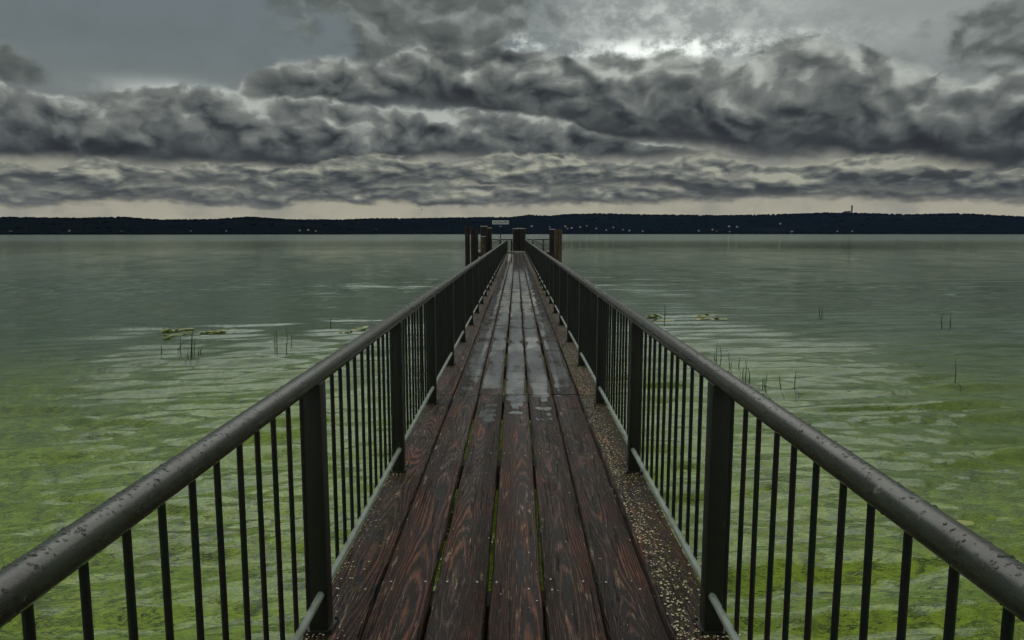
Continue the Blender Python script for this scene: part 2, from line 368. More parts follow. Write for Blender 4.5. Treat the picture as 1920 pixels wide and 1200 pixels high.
MAT['bird'] = flat_mat('bird_feathers', (0.03, 0.03, 0.03), 0.8)
MAT['house_wall'] = flat_mat('house_plaster', (0.75, 0.73, 0.68), 0.8, 0.1, 0.2)
MAT['house_roof'] = flat_mat('house_roof_tile', (0.12, 0.055, 0.04), 0.8, 0.2, 0.2)
MAT['church'] = flat_mat('church_plaster', (0.20, 0.19, 0.18), 0.8, 0.1, 0.1)
MAT['church_roof'] = flat_mat('church_roof_tile', (0.04, 0.03, 0.03), 0.8, 0.2, 0.1)

m, n, out = new_mat('rain_drop')
b = principled(n, out, (0.75, 0.75, 0.7), 0.02, None, 0, 1.33); b.inputs['Transmission Weight'].default_value = 1.0
MAT['drop'] = m

# ------------------------------------------------------------------ the lake
WATER = -1.15
m, n, out = new_mat('lake_water')
g = n.node('ShaderNodeNewGeometry'); p = g.outputs['Position']; px = n.sep(p)
q = n.xyz(n.add(n.mul(px[0], 0.985), n.mul(px[1], 0.17)), n.sub(n.mul(px[1], 0.985), n.mul(px[0], 0.17)), 0.0)
qs = n.vmul(q, (0.30, 1.0, 1.0)); qm = n.vmul(q, (0.38, 1.0, 1.0))
far_ = n.m('DIVIDE', 1.0, n.add(1.0, n.mul(n.m('ABSOLUTE', px[1]), 1 / 9.0)))      # ripples too fine to see far out
calm = n.ss(n.noise(n.vmul(q, (0.35, 1.0, 1.0)), 0.05, 4, 0.55), 0.38, 0.62, 0.4, 1.2)   # gusts and slicks
w2 = n.noise(qm, 5.0, 3, 0.55, 0.4); w3 = n.noise(qm, 14.0, 3, 0.6, 0.3)
h = n.mul(n.add(n.mul(w2, 0.6), n.mul(w3, 0.22)), n.mul(calm, far_))
nor = n.bump(h, 1.0, 0.09)
fr = n.node('ShaderNodeFresnel'); fr.inputs['IOR'].default_value = 1.38; n.l.new(nor, fr.inputs['Normal'])
gl = n.node('ShaderNodeBsdfGlossy'); n.put(gl.inputs['Roughness'], n.lin(px[1], 25.0, 320.0, 0.02, 0.12)); n.l.new(nor, gl.inputs['Normal'])
gl.inputs['Color'].default_value = (0.89, 1.0, 0.98, 1)
tr = n.node('ShaderNodeBsdfRefraction'); tr.inputs['Color'].default_value = (0.88, 0.96, 0.70, 1); tr.inputs['IOR'].default_value = 1.333; tr.inputs['Roughness'].default_value = 0.0; n.l.new(nor, tr.inputs['Normal'])
df = n.node('ShaderNodeBsdfDiffuse'); n.put(df.inputs['Color'], (0.13, 0.18, 0.07)); n.l.new(nor, df.inputs['Normal'])
a = n.node('ShaderNodeMixShader'); a.inputs[0].default_value = 0.10; n.l.new(tr.outputs[0], a.inputs[1]); n.l.new(df.outputs[0], a.inputs[2])
b = n.node('ShaderNodeMixShader'); refl = n.mul(fr.outputs[0], n.sub(1.0, n.mul(fr.outputs[0], 0.30)))      # unseen wavelets keep a far lake from turning into a mirror
n.l.new(refl, b.inputs[0]); n.l.new(a.outputs[0], b.inputs[1]); n.l.new(gl.outputs[0], b.inputs[2])
n.l.new(b.outputs[0], out.inputs[0]); MAT['water'] = m

m, n, out = new_mat('algae_lake_bed')
g = n.node('ShaderNodeNewGeometry'); p = g.outputs['Position']
a1 = n.noise(p, 0.9, 5, 0.6, 0.3); a2 = n.noise(n.vmul(p, (0.6, 1.5, 1)), 9.0, 5, 0.65, 0.4); a3 = n.noise(p, 0.22, 3, 0.5)
c = n.mix(n.ss(n.add(n.mul(a1, 0.22), n.mul(a2, 0.78)), 0.38, 0.60), (0.055, 0.082, 0.010), (0.64, 0.74, 0.075))
c = n.mix(n.mul(n.ss(a3, 0.52, 0.66), 0.5), c, (0.10, 0.15, 0.05))
zb = n.sep(p)[2]; c = n.mix(n.mul(n.ss(zb, -4.4, -2.2, 1.0, 0.0), 0.90), c, (0.055, 0.082, 0.045))          # darker, greyer bed in the deep stands in for light lost in the water
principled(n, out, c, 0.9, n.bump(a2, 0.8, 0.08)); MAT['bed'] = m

EXT = 7400
def sheet(name, z_of, mat):
    ring = [0, 2, 4, 7, 11, 16, 24, 40, 70, 130, 260, 600, 1500, 3500, EXT]
    cs = sorted(set([-r for r in ring] + ring)); k = len(cs)
    v = [(x, y, z_of(x, y)) for y in cs for x in cs]
    f = [(j * k + i, j * k + i + 1, (j + 1) * k + i + 1, (j + 1) * k + i) for j in range(k - 1) for i in range(k - 1)]
    o = link(name, mesh_of(name, v, f), mat); o['kind'] = 'structure'; return o

import numpy as np
def water_mesh():                                      # waves as real relief, on rings that widen with distance
    front = np.arange(-1.35, 1.35, 0.0085); backs = np.linspace(1.35, 2 * math.pi - 1.35, 60, endpoint=False)
    A = np.concatenate([front, backs]); NAZ = len(A)
    rad = np.concatenate([np.exp(np.linspace(math.log(0.7), math.log(420), 1300)), np.array([520, 700, 1000, 1600, 2600, 4200, 5800, EXT])])
    rr_, aa_ = np.meshgrid(rad, A, indexing='ij'); X = np.sin(aa_) * rr_; Y = np.cos(aa_) * rr_; Z = np.zeros_like(X)
    rng = np.random.default_rng(4)
    def blotch(sc_, seed):                             # slow patchiness: gusts and slicks
        g = np.random.default_rng(seed); o = np.zeros_like(X)
        for _ in range(7):
            th = g.uniform(0, 2 * math.pi); kx, ky = math.cos(th) * sc_ * 0.6, math.sin(th) * sc_ * 1.5; o += np.sin(X * kx * g.uniform(.5, 1.6) + Y * ky * g.uniform(.5, 1.6) + g.uniform(0, 6.28))
        return o / 7
    gust = np.clip(0.95 + 0.9 * blotch(0.16, 8), 0.45, 1.7)
    bend = 0.9 * blotch(0.5, 12)
    for c_ in range(104):
        if c_ < 56: lam = 0.09 * (0.45 / 0.09) ** rng.random(); ph = rng.normal(0.12, 0.34); steep = 0.030      # cat's paws
        elif c_ < 94: lam = rng.uniform(0.34, 0.95); ph = rng.normal(0.14, 0.13); steep = 0.040                 # wind ripples, long crested
        else: lam = rng.uniform(1.0, 2.4); ph = rng.normal(0.16, 0.12); steep = 0.020
        k = 2 * math.pi / lam; amp = steep * lam / (2 * math.pi)
        fil = np.clip((lam / (0.0050 * rr_) - 2.5) / 2.5, 0, 1) * np.clip(1 - rr_ / 400, 0, 1)
        ph_ = k * (np.cos(ph) * Y - np.sin(ph) * X) + rng.uniform(0, 6.28) + bend * rng.uniform(0.4, 1.6)
        Z += amp * fil * gust * (np.sin(ph_) + 0.25 * np.sin(2 * ph_ + 1.57))
    Z += WATER
    co = np.stack([X, Y, Z], -1).reshape(-1, 3); NR = len(rad)
    co = np.vstack([co, [[0, 0, WATER]]])
    i, j = np.meshgrid(np.arange(NR - 1), np.arange(NAZ), indexing='ij'); j2 = (j + 1) % NAZ
    quads = np.stack([i * NAZ + j, i * NAZ + j2, (i + 1) * NAZ + j2, (i + 1) * NAZ + j], -1).reshape(-1, 4)
    tris = np.stack([np.full(NAZ, NR * NAZ), (np.arange(NAZ) + 1) % NAZ, np.arange(NAZ)], -1)
    m = bpy.data.meshes.new('water'); m.vertices.add(len(co)); m.vertices.foreach_set('co', co.astype('f4').ravel())
    nl = quads.size + tris.size; m.loops.add(nl); m.loops.foreach_set('vertex_index', np.concatenate([quads.ravel(), tris.ravel()]).astype('i4'))
    npoly = len(quads) + len(tris); m.polygons.add(npoly)
    st = np.concatenate([np.arange(len(quads)) * 4, quads.size + np.arange(len(tris)) * 3]).astype('i4')
    m.polygons.foreach_set('loop_start', st); m.polygons.foreach_set('use_smooth', np.ones(npoly, dtype=bool))
    m.update(calc_edges=True); m.validate(); return m
wt = link('water', water_mesh(), MAT['water']); wt['kind'] = 'structure'
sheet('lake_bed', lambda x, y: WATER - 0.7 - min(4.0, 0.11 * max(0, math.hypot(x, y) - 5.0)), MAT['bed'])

# ------------------------------------------------------------------ far shore: hills, wood, houses
RIDGE = [(-900, 404), (-400, 402), (0, 403), (150, 405), (230, 403), (300, 408), (400, 408), (470, 403), (540, 408), (640, 409), (700, 407), (800, 407), (900, 405), (960, 405), (990, 401),
         (1030, 403), (1060, 400), (1130, 398), (1200, 400), (1350, 402), (1450, 400), (1540, 397), (1600, 397), (1700, 400), (1800, 398), (1920, 404), (2400, 402), (2900, 404)]
RZ = []
for qx, qy in RIDGE:
    a, e = azel(qx, qy); RZ.append((a, e))
RZ = [(-2.2, 0.024), (-1.4, 0.026)] + RZ + [(1.4, 0.026), (2.2, 0.024)]
def interp(t, pts):
    for (a0, b0), (a1, b1) in zip(pts, pts[1:]):
        if t <= a1: return b0 + (b1 - b0) * max(0, (t - a0) / (a1 - a0))
    return pts[-1][1]
def shore_r(a): return 2300 + 1600 * (0.5 + 0.5 * math.tanh((a + 0.12) * 5)) + 90 * mnoise.noise(Vector((a * 9, 3, 0)))
def ridge_r(a): return shore_r(a) * 1.24 + 120
def hill_z(a, r):
    rs, rr = shore_r(a), ridge_r(a); zr = EYE + math.tan(interp(a, RZ)) * rr - 13
    t = (r - rs) / (rr - rs)
    if t < 0: return WATER + t * 8
    if t <= 1:
        s = t ** 0.75; s = s * s * (3 - 2 * s) * 0.6 + t * 0.4
        z = zr * s
        z += 14 * math.sin(math.pi * t) * mnoise.noise(Vector((a * 14, t * 2.6, 1.5)))
        return max(z, WATER + 0.4 + t * 20)
    return zr * max(-0.05, 1 - (t - 1) * 0.9)
NA = 420; TS = [-0.05, 0, 0.02, 0.06, 0.12, 0.2, 0.3, 0.4, 0.5, 0.6, 0.7, 0.8, 0.9, 1.0, 1.15, 1.5, 2.0]
v = []
for i in range(NA + 1):
    a = -1.75 + 3.5 * i / NA; rs, rr = shore_r(a), ridge_r(a)
    for t in TS:
        r = rs + (rr - rs) * t; v.append((math.sin(a) * r, math.cos(a) * r, hill_z(a, r)))
k = len(TS)
f = [(i * k + j, (i + 1) * k + j, (i + 1) * k + j + 1, i * k + j + 1) for i in range(NA) for j in range(k - 1)]
m, n, out = new_mat('hill_meadow_and_wood')
g = n.node('ShaderNodeNewGeometry'); p = g.outputs['Position']
f1 = n.noise(n.vmul(p, (1, 1, 9)), 0.004, 4, 0.55); f2 = n.noise(p, 0.05, 4, 0.6)
c = n.mix(f2, (0.004, 0.006, 0.0055), (0.009, 0.012, 0.010)); c = n.mix(n.mul(n.ss(f1, 0.60, 0.64), 0.5), c, (0.016, 0.019, 0.015))
hd = n.node('ShaderNodeBsdfDiffuse'); n.put(hd.inputs[0], c); n.l.new(hd.outputs[0], out.inputs[0]); MAT['hill'] = m
hills = link('hills', shade(mesh_of('hills', v, f), 180), MAT['hill']); hills['kind'] = 'structure'

m, n, out = new_mat('far_tree_leaves')
g = n.node('ShaderNodeNewGeometry'); f2 = n.noise(g.outputs['Position'], 0.03, 5, 0.65)
hd = n.node('ShaderNodeBsdfDiffuse'); n.put(hd.inputs[0], n.mix(f2, (0.008, 0.010, 0.008), (0.016, 0.020, 0.014))); n.l.new(hd.outputs[0], out.inputs[0]); MAT['far_tree'] = m
rw = random.Random(3)
v = []; f = []
def far_tree(x, y, z, h, wd):
    k = len(v); n_ = 6
    conic = rw.random() < 0.45
    prof = ((0.0, 0.45), (0.22, 1.0), (0.60, 0.55), (0.85, 0.25)) if conic else ((0.0, 0.55), (0.30, 1.0), (0.68, 0.95), (0.90, 0.5))
    for t, s in prof:
        for i in range(n_):
            th = 2 * math.pi * (i + rw.random() * 0.6) / n_; rr = wd * s * rw.uniform(0.75, 1.15)
            v.append((x + math.cos(th) * rr, y + math.sin(th) * rr, z + h * (t + rw.uniform(-0.05, 0.05))))
    v.append((x, y, z + h))
    for j in range(3):
        for i in range(n_):
            i2 = (i + 1) % n_; f.append((k + j * n_ + i, k + j * n_ + i2, k + (j + 1) * n_ + i2, k + (j + 1) * n_ + i))
    for i in range(n_): f.append((k + 3 * n_ + i, k + 3 * n_ + (i + 1) % n_, k + 4 * n_))
for q_ in range(9000):
    a = rw.uniform(-1.0, 1.0); u = rw.random()
    if u < 0.40: t = rw.uniform(0.92, 1.06)
    elif u < 0.58: t = rw.uniform(0.004, 0.05)
    else:
        t = rw.uniform(0.05, 0.92)
        if mnoise.noise(Vector((a * 30, t * 4, 2))) < 0.10: continue
    rs, rr = shore_r(a), ridge_r(a); r = rs + (rr - rs) * t
    if 0.08 < t < 0.9 and mnoise.noise(Vector((a * 22, t * 5, 7))) < -0.12: continue
    h = rw.uniform(7.5, 11) * (r / 3600) ** 0.5
    far_tree(math.sin(a) * r, math.cos(a) * r, hill_z(a, r) - 1.5, h, h * rw.uniform(0.6, 1.15))
wood = link('wood', mesh_of('wood', v, f), MAT['far_tree'])
tag(wood, 'dark wood covering the low hills along the far shore', 'wood', kind='stuff')

hw = MB().box(-6, 6, -4.5, 4.5, -3, 5.5); 
hw.v += [(-6, -4.5, 5.5), (-6, 4.5, 5.5), (-6, 0, 9.6), (6, -4.5, 5.5), (6, 4.5, 5.5), (6, 0, 9.6)]
kk = len(hw.v) - 6; hw.f += [(kk, kk + 1, kk + 2), (kk + 3, kk + 5, kk + 4)]
house_wall = hw.mesh('house_wall'); house_wall.materials.append(MAT['house_wall'])
rv = [(-6.7, -5.4, 4.9), (6.7, -5.4, 4.9), (6.7, 0, 10.1), (-6.7, 0, 10.1), (-6.7, 5.4, 4.9), (6.7, 5.4, 4.9),
      (-6.7, -5.4, 4.5), (6.7, -5.4, 4.5), (6.7, 0, 9.7), (-6.7, 0, 9.7), (-6.7, 5.4, 4.5), (6.7, 5.4, 4.5)]
house_roof = mesh_of('house_roof', rv, [(0, 1, 2, 3), (3, 2, 5, 4), (6, 9, 8, 7), (9, 10, 11, 8), (0, 6, 7, 1), (4, 5, 11, 10), (0, 3, 9, 6), (3, 4, 10, 9), (1, 7, 8, 2), (2, 8, 11, 5)])
house_roof.materials.append(MAT['house_roof'])
HOUSES = [(997, 424, 1.3), (1031, 425, .7), (1060, 424, 1.1), (1064, 428, .9), (1072, 427, 1.1), (1088, 425, 1), (1100, 423, .8), (1118, 428, 1), (1137, 431, .9), (1150, 426, 1),
          (1168, 430, .8), (1180, 432, 1), (1205, 433, .9), (1238, 431, .8), (1310, 432, 1), (1336, 430, 1), (1343, 434, 1), (1367, 424, 1.2), (1368, 434, .9), (1382, 425, 1.1), (1463, 419, 1.1), (1485, 434, 1.2), (1500, 434, .8),
          (1570, 433, .7), (1598, 433, .7), (20, 434, .7), (130, 432, .6), (228, 434, .6), (358, 433, .6), (424, 432, .5), (562, 431, .6), (578, 430, .7), (592, 432, .6), (705, 430, .5)]
rh = random.Random(5)
ORD = 'first second third fourth fifth sixth seventh eighth ninth tenth eleventh twelfth thirteenth fourteenth fifteenth sixteenth seventeenth eighteenth nineteenth twentieth'.split() + ['twenty-' + q for q in 'first second third fourth fifth sixth seventh eighth ninth'.split()]
LEFT_H = sorted([h_[0] for h_ in HOUSES if h_[0] < 960], reverse=True); RIGHT_H = sorted([h_[:2] for h_ in HOUSES if h_[0] > 960])
for i, (qx, qy, s) in enumerate(HOUSES):
    a, e = azel(qx, qy); best = None
    for j in range(1, 99):
        r = shore_r(a) + (ridge_r(a) - shore_r(a)) * j / 99
        d_ = abs(math.atan2(hill_z(a, r) + 3 - EYE, r) - e)
        if best is None or d_ < best[0]: best = (d_, r)
    r = best[1] - 8
    hs = empty('house', (math.sin(a) * r, math.cos(a) * r, hill_z(a, r) + 1.5), rh.uniform(-0.6, 0.6) - a); hs.scale = (s * 0.68,) * 3
    link('wall', house_wall, None, hs); link('roof', house_roof, None, hs)
    if i == 0: lb = 'bright white house on the far hillside just right of the central pile cluster'
    elif qx < 960: lb = 'small pale house on far shore left of the pier, %s counting outward' % ORD[LEFT_H.index(qx)]
    else: lb = 'small white house on far shore right of the pier, %s counting outward' % ORD[RIGHT_H.index((qx, qy))]
    tag(hs, lb, 'house', None if i == 0 else ('houses on the far shore left of the pier' if qx < 960 else 'houses on the far shore right of the pier'))

# monastery church on the ridge
a, e = azel(1597, 397); r = ridge_r(a)
mon = empty('hilltop_church', (math.sin(a) * r, math.cos(a) * r, hill_z(a, r) + 15), -a)
px_m = r / F_PX * 1.25
link('tower', MB().box(-2.0 * .5 * px_m, 2.0 * .5 * px_m, -4, 4, -22, 6.2 * px_m).mesh('tower'), MAT['church'], mon)
on = MB()
zz = [(6.2, 1.1), (6.7, 1.3), (7.2, 1.1), (7.6, .5), (8.0, .45), (9.2, .05)]
for (z0, r0), (z1, r1) in zip(zz, zz[1:]): on.tube((0, 0, z0 * px_m), (0, 0, z1 * px_m), r0 * px_m, 10, r1 * px_m)
link('tower_roof', shade(on.mesh('dome')), MAT['church_roof'], mon)
nv = MB().box(-11 * px_m, -1.4 * px_m, -9, 9, -24, -1.2 * px_m); link('nave', nv.mesh('nave'), MAT['church'], mon)
L0, L1, zb, zt = -11.4 * px_m, -1.3 * px_m, -1.2 * px_m, 0.8 * px_m
rv = [(L0, -11, zb), (L1, -11, zb), (L1, 11, zb), (L0, 11, zb), (L0 + 14, 0, zt * .6), (L1, 0, zt)]
link('nave_roof', mesh_of('nave_roof', rv, [(0, 1, 5, 4), (2, 3, 4, 5), (3, 0, 4), (1, 2, 5), (0, 3, 2, 1)]), MAT['church_roof'], mon)
tag(mon, 'dark hilltop church with one tall thin tower on the ridge', 'church')

# ------------------------------------------------------------------ the pier deck
BAY = 1.93; POST0 = 2.72; NB0 = -2; NB1 = 31          # posts stand at POST0 + BAY * k
END = POST0 + BAY * NB1                                # 62.55 m
JOINT0 = 6.92; PL = BAY * 3
pier = tag(empty('pier'), 'long narrow wooden pier of wet red brown planks running out into the lake', 'pier')
EDGES = [-.875, -.632, -.382, -.130, .118, .372, .624, .870]
rp = random.Random(11)
def plank_mesh(name, width, seed, length=PL - 0.017):
    rr = random.Random(seed); NS = 30; hw_ = width / 2; vv = []; ff = []
    prof = [(-1, -0.055), (-1, -0.012), (-0.955, -0.002), (-0.5, -0.0015), (0, -0.003), (0.5, -0.0015), (0.955, -0.002), (1, -0.012), (1, -0.055)]
    bow = rr.uniform(-0.006, 0.006); K = len(prof); o1 = rr.uniform(0, 50)
    for j in range(NS + 1):
        yy = -length / 2 + length * j / NS; t = j / NS
        for i, (u, z) in enumerate(prof):
            e = 0.0045 * mnoise.noise(Vector((yy * 3.1 + o1, 0 if u < 0 else 9, 0))) + 0.002 * mnoise.noise(Vector((yy * 14 + o1, 0 if u < 0 else 9, 2)))
            x = u * hw_ + (e if abs(u) > 0.6 else 0) + bow * math.sin(math.pi * t)
            zz_ = z + (0.003 * mnoise.noise(Vector((yy * 1.7 + o1, u * 1.3, 4))) if z > -0.05 else 0)
            ye = yy + (rr.uniform(-0.002, 0.002) if j in (0, NS) else 0)
            vv.append((x, ye, zz_))
    for j in range(NS):
        for i in range(K - 1): ff.append((j * K + i, j * K + i + 1, (j + 1) * K + i + 1, (j + 1) * K + i))
        ff.append((j * K + K - 1, j * K, (j + 1) * K, (j + 1) * K + K - 1))
    ff.append(tuple(range(K))); ff.append(tuple(NS * K + i for i in reversed(range(K))))
    m = mesh_of(name, vv, ff); bm = bmesh.new(); bm.from_mesh(m); bmesh.ops.recalc_face_normals(bm, faces=bm.faces); bm.to_mesh(m); bm.free()
    return shade(m, 35)
GAPS = [0.020, 0.020, 0.024, 0.024, 0.020, 0.018, 0]
planks = []
for c_ in range(7):
    wd = EDGES[c_ + 1] - EDGES[c_] - 0.016
    vs_ = [plank_mesh('plank', wd, 100 * c_ + q_) for q_ in range(3)]
    for mm_ in vs_: mm_.materials.append(MAT['edge_plank'] if c_ in (0, 6) else MAT['plank'])
    s_ = -2
    while JOINT0 + PL * (s_ + 1) < END + 1.6:
        y0 = JOINT0 + PL * s_
        o = link('plank', vs_[s_ % 3], None, pier, ((EDGES[c_] + EDGES[c_ + 1]) / 2 + rp.uniform(-.003, .003), y0 + PL / 2, rp.uniform(-.004, .003)),
                 (0, rp.uniform(-.006, .006), rp.uniform(-.0009, .0009)))
        planks.append(o); s_ += 1
DECK_END = JOINT0 + PL * s_
jm = MB().box(-0.90, 0.90, -0.07, 0.07, -0.24, -0.062).mesh('joist', 0.006); jm.materials.append(MAT['joist'])
sm = MB().box(-0.06, 0.06, -PL / 2 + .01, PL / 2 - .01, -0.44, -0.243).mesh('stringer'); sm.materials.append(MAT['joist'])
pm_ = MB().tube((0, 0, -3.2), (0, 0, -0.243), 0.13, 14).mesh('support_pile'); shade(pm_); pm_.materials.append(MAT['pile'])
k_ = -2
while JOINT0 + BAY * (k_ - 1) < DECK_END:
    yk = JOINT0 + BAY * (k_ - 1)
    if yk < DECK_END: link('joist', jm, None, pier, (0, yk, 0))
    if (k_ - 1) % 3 == 0:
        for sx in (-.78, .78): link('support_pile', pm_, None, pier, (sx, yk + 0.24, 0))
        if yk + PL <= DECK_END + .1:
            for sx in (-.55, .55): link('stringer', sm, None, pier, (sx, yk + PL / 2, 0))
    k_ += 1
# nail heads in pairs over each joist
nb = MB(); rn = random.Random(21)
for kk in range(-3, 12):
    yk = JOINT0 + BAY * kk
    for c_ in range(7):
        for u in (0.2, 0.8):
            x = EDGES[c_] + (EDGES[c_ + 1] - EDGES[c_]) * u + rn.uniform(-.012, .012); y_ = yk + rn.choice((-0.035, 0.035)) + rn.uniform(-.006, .006)
            nb.tube((x, y_, -0.006), (x, y_, 0.0022), 0.0055, 7)
o = link('nail_heads', nb.mesh('nail_heads'), MAT['nail'], pier); o['kind'] = 'stuff'

# ------------------------------------------------------------------ railings
W = 0.805; RAIL_Z = 1.045; RAIL_R = 0.0375
post_m = MB().box(-.04, .04, -.04, .04, 0.0, RAIL_Z - 0.02).mesh('post', 0.006); shade(post_m, 30); post_m.materials.append(MAT['post'])
fm_ = MB().box(-.058, .058, -.058, .058, -0.05, 0.007)
for bx_, by_ in ((-.049, -.049), (.049, -.049), (-.049, .049), (.049, .049)): fm_.tube((bx_, by_, .006), (bx_, by_, .015), .0075, 6)
foot_m = fm_.mesh('base_plate'); foot_m.materials.append(MAT['post'])
bal_m = MB().tube((0, 0, 0.150), (0, 0, RAIL_Z - 0.02), 0.0090, 10).mesh('baluster'); shade(bal_m); bal_m.materials.append(MAT['bar'])
def section_tube(name, length, rad, nseg, nside, mat, jit):
    vv = []; ff = []; o1 = random.random() * 40
    rings_ = [(-length / 2, rad * .985), (-length / 2 + .002, rad)] + [(-length / 2 + length * j / nseg, rad) for j in range(1, nseg)] + [(length / 2 - .002, rad), (length / 2, rad * .985)]
    for y_, r_ in rings_:
        for i in range(nside):
            th = 2 * math.pi * i / nside; rr = r_ + jit * mnoise.noise(Vector((math.cos(th) * 1.5, y_ * 3 + o1, math.sin(th) * 1.5)))
            vv.append((math.cos(th) * rr, y_, math.sin(th) * rr))
    K = len(rings_)
    for j in range(K - 1):
        for i in range(nside): ff.append((j * nside + i, j * nside + (i + 1) % nside, (j + 1) * nside + (i + 1) % nside, (j + 1) * nside + i))
    ff.append(tuple(reversed(range(nside)))); ff.append(tuple((K - 1) * nside + i for i in range(nside)))
    m = mesh_of(name, vv, ff); bm = bmesh.new(); bm.from_mesh(m); bmesh.ops.recalc_face_normals(bm, faces=bm.faces); bm.to_mesh(m); bm.free()
    shade(m, 50); m.materials.append(mat); return m
hand_m = section_tube('handrail', PL - 0.003, RAIL_R, 30, 32, MAT['rail'], 0.0007)
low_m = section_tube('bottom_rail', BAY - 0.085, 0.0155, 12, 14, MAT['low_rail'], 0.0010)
def railing(side, label):
    root = tag(empty('railing', (side * W, 0, 0)), label, 'railing', None)
    y = JOINT0 - 2 * PL; first = True
    while y < END - 0.1:
        L_ = 2 * PL if first else min(PL, END + 0.04 - y)
        if first:                                        # one long pipe runs past the camera
            link('handrail', section_tube('handrail', L_ - .003, RAIL_R, 60, 32, MAT['rail'], .0007), None, root, (0, y + PL, RAIL_Z))
            y += L_; first = False; continue
        o = link('handrail', hand_m if L_ > PL - .01 else section_tube('handrail', L_, RAIL_R, 20, 32, MAT['rail'], .0007), None, root, (0, y + L_ / 2, RAIL_Z))
        if rp.random() < .5: o.rotation_euler = (0, 0, 0)
        y += PL
    pos = []
    for k in range(NB0, NB1 + 1):
        yk = POST0 + BAY * k
        link('post', post_m, None, root, (0, yk, 0)); link('base_plate', foot_m, None, root, (0, yk, 0))
        if k < NB1:
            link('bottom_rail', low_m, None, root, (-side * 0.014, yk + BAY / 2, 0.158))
            pos += [yk + BAY * j / 13 for j in range(1, 13)]
    far = MB()
    for i, y in enumerate(pos):
        if i < 300: link('baluster', bal_m, None, root, (side * 0.004, y, 0), (rp.uniform(-.003, .003), rp.uniform(-.003, .003), rp.uniform(0, 6)))
        else: far.tube((side * 0.004, y, .15), (side * 0.004, y, RAIL_Z - .02), .009, 6)
    o = link('distant_balusters', far.mesh('distant_balusters'), MAT['bar'], root); o['kind'] = 'stuff'
    # rain drops hanging on the handrail
    vv = []; ff = []; rd = random.Random(31 + side)
    for q_ in range(900):
        y = 0.75 + (rd.random() ** 2.0) * 9; th = rd.gauss(R(95) if side > 0 else R(85), R(38))
        if side > 0: th = R(90) + (th - R(90)) + R(18)
        else: th = R(90) + (th - R(90)) - R(18)
        s = rd.uniform(.0012, .0036) * (1.4 if rd.random() < .12 else 1)
        nrm = Vector((math.cos(th), 0, math.sin(th))); cpt = nrm * RAIL_R + Vector((0, y, RAIL_Z)); tg = Vector((-math.sin(th), 0, math.cos(th)))
        el_ = rd.uniform(1.0, 1.9); k = len(vv); kx = 7
        for hh, rr in ((0, 1.0), (0.45, 0.85), (0.8, 0.45)):
            for i in range(kx):
                ph = 2 * math.pi * i / kx; vv.append(cpt + nrm * (hh * s * .8 - .0004) + tg * (math.cos(ph) * rr * s * el_) + Vector((0, math.sin(ph) * rr * s, 0)))
        vv.append(cpt + nrm * s * .8)
        for j in range(2):
            for i in range(kx): ff.append((k + j * kx + i, k + j * kx + (i + 1) % kx, k + (j + 1) * kx + (i + 1) % kx, k + (j + 1) * kx + i))
        for i in range(kx): ff.append((k + 2 * kx + i, k + 2 * kx + (i + 1) % kx, k + 3 * kx))
    m = mesh_of('rain_drops', vv, ff); bm = bmesh.new(); bm.from_mesh(m); bmesh.ops.recalc_face_normals(bm, faces=bm.faces); bm.to_mesh(m); bm.free(); shade(m, 180)
    o = link('rain_drops', m, MAT['drop'], root); o['kind'] = 'stuff'
railing(-1, 'dark steel railing with round handrail along the left edge of the pier')
railing(1, 'dark steel railing with round handrail along the right edge of the pier')

# ------------------------------------------------------------------ petals and moss on the boards
rq = random.Random(41)
vv = []; ff = []
def petal(x, y, s, z=0.001):
    th = rq.uniform(0, 6.28); u = Vector((math.cos(th), math.sin(th), 0)); t = Vector((-u.y, u.x, 0)); k = len(vv); c0 = Vector((x, y, z))
    asp = rq.uniform(.45, .9); li = rq.uniform(.15, .5) * s
    pts = [(-1, 0, li), (-.45, asp * .8, .3 * li), (.5, asp * .8, .2 * li), (1, 0, li), (.5, -asp * .8, .1 * li), (-.45, -asp * .8, .3 * li)]
    for a_, b_, c_ in pts: vv.append(c0 + u * a_ * s + t * b_ * s + Vector((0, 0, c_ + .001)))
    vv.append(c0 + Vector((0, 0, .0005)))
    for i in range(6): ff.append((k + i, k + (i + 1) % 6, k + 6))
for q_ in range(2500):
    y = 1.4 + rq.random() ** 1.3 * 9; x = .645 + abs(rq.gauss(0, .085))
    if x < .87: petal(x, y, rq.uniform(.0028, .0075))
for q_ in range(170): petal(rq.uniform(-.86, .62), 1.6 + rq.random() ** 1.4 * 9, rq.uniform(.003, .0065))
for q_ in range(420): petal(-.86 + abs(rq.gauss(0, .05)), 1.6 + rq.random() * 8, rq.uniform(.003, .006))
for kk in range(-1, 4):
    for sx in (-1, 1):
        for q_ in range(26): petal(sx * W + rq.gauss(0, .05), POST0 + BAY * kk - .06 + rq.gauss(0, .03), rq.uniform(.003, .006))
tag(link('fallen_petals', mesh_of('fallen_petals', vv, ff), MAT['petal']), 'pale blossom petals scattered over the planks, thickest along the right edge', 'petals', kind='stuff')
vv = []; ff = []
for q_ in range(5200):
    sx = 1 if rq.random() < .62 else -1; y = 1.3 + rq.random() ** 1.2 * 26
    if mnoise.noise(Vector((sx * 5, y * 1.3, 0))) + .25 * rq.random() < -.05: continue
    x = sx * rq.uniform(.645, .865); s = rq.uniform(.004, .011) * (1 + y * .03); k = len(vv); hz_ = s * rq.uniform(.35, .8)
    for i in range(5):
        ph = 1.257 * i + rq.random(); vv.append((x + math.cos(ph) * s * rq.uniform(.6, 1.2), y + math.sin(ph) * s * rq.uniform(.8, 1.8), -.003))
    vv.append((x + rq.uniform(-.3, .3) * s, y + rq.uniform(-.3, .3) * s, hz_))
    for i in range(5): ff.append((k + i, k + (i + 1) % 5, k + 5))
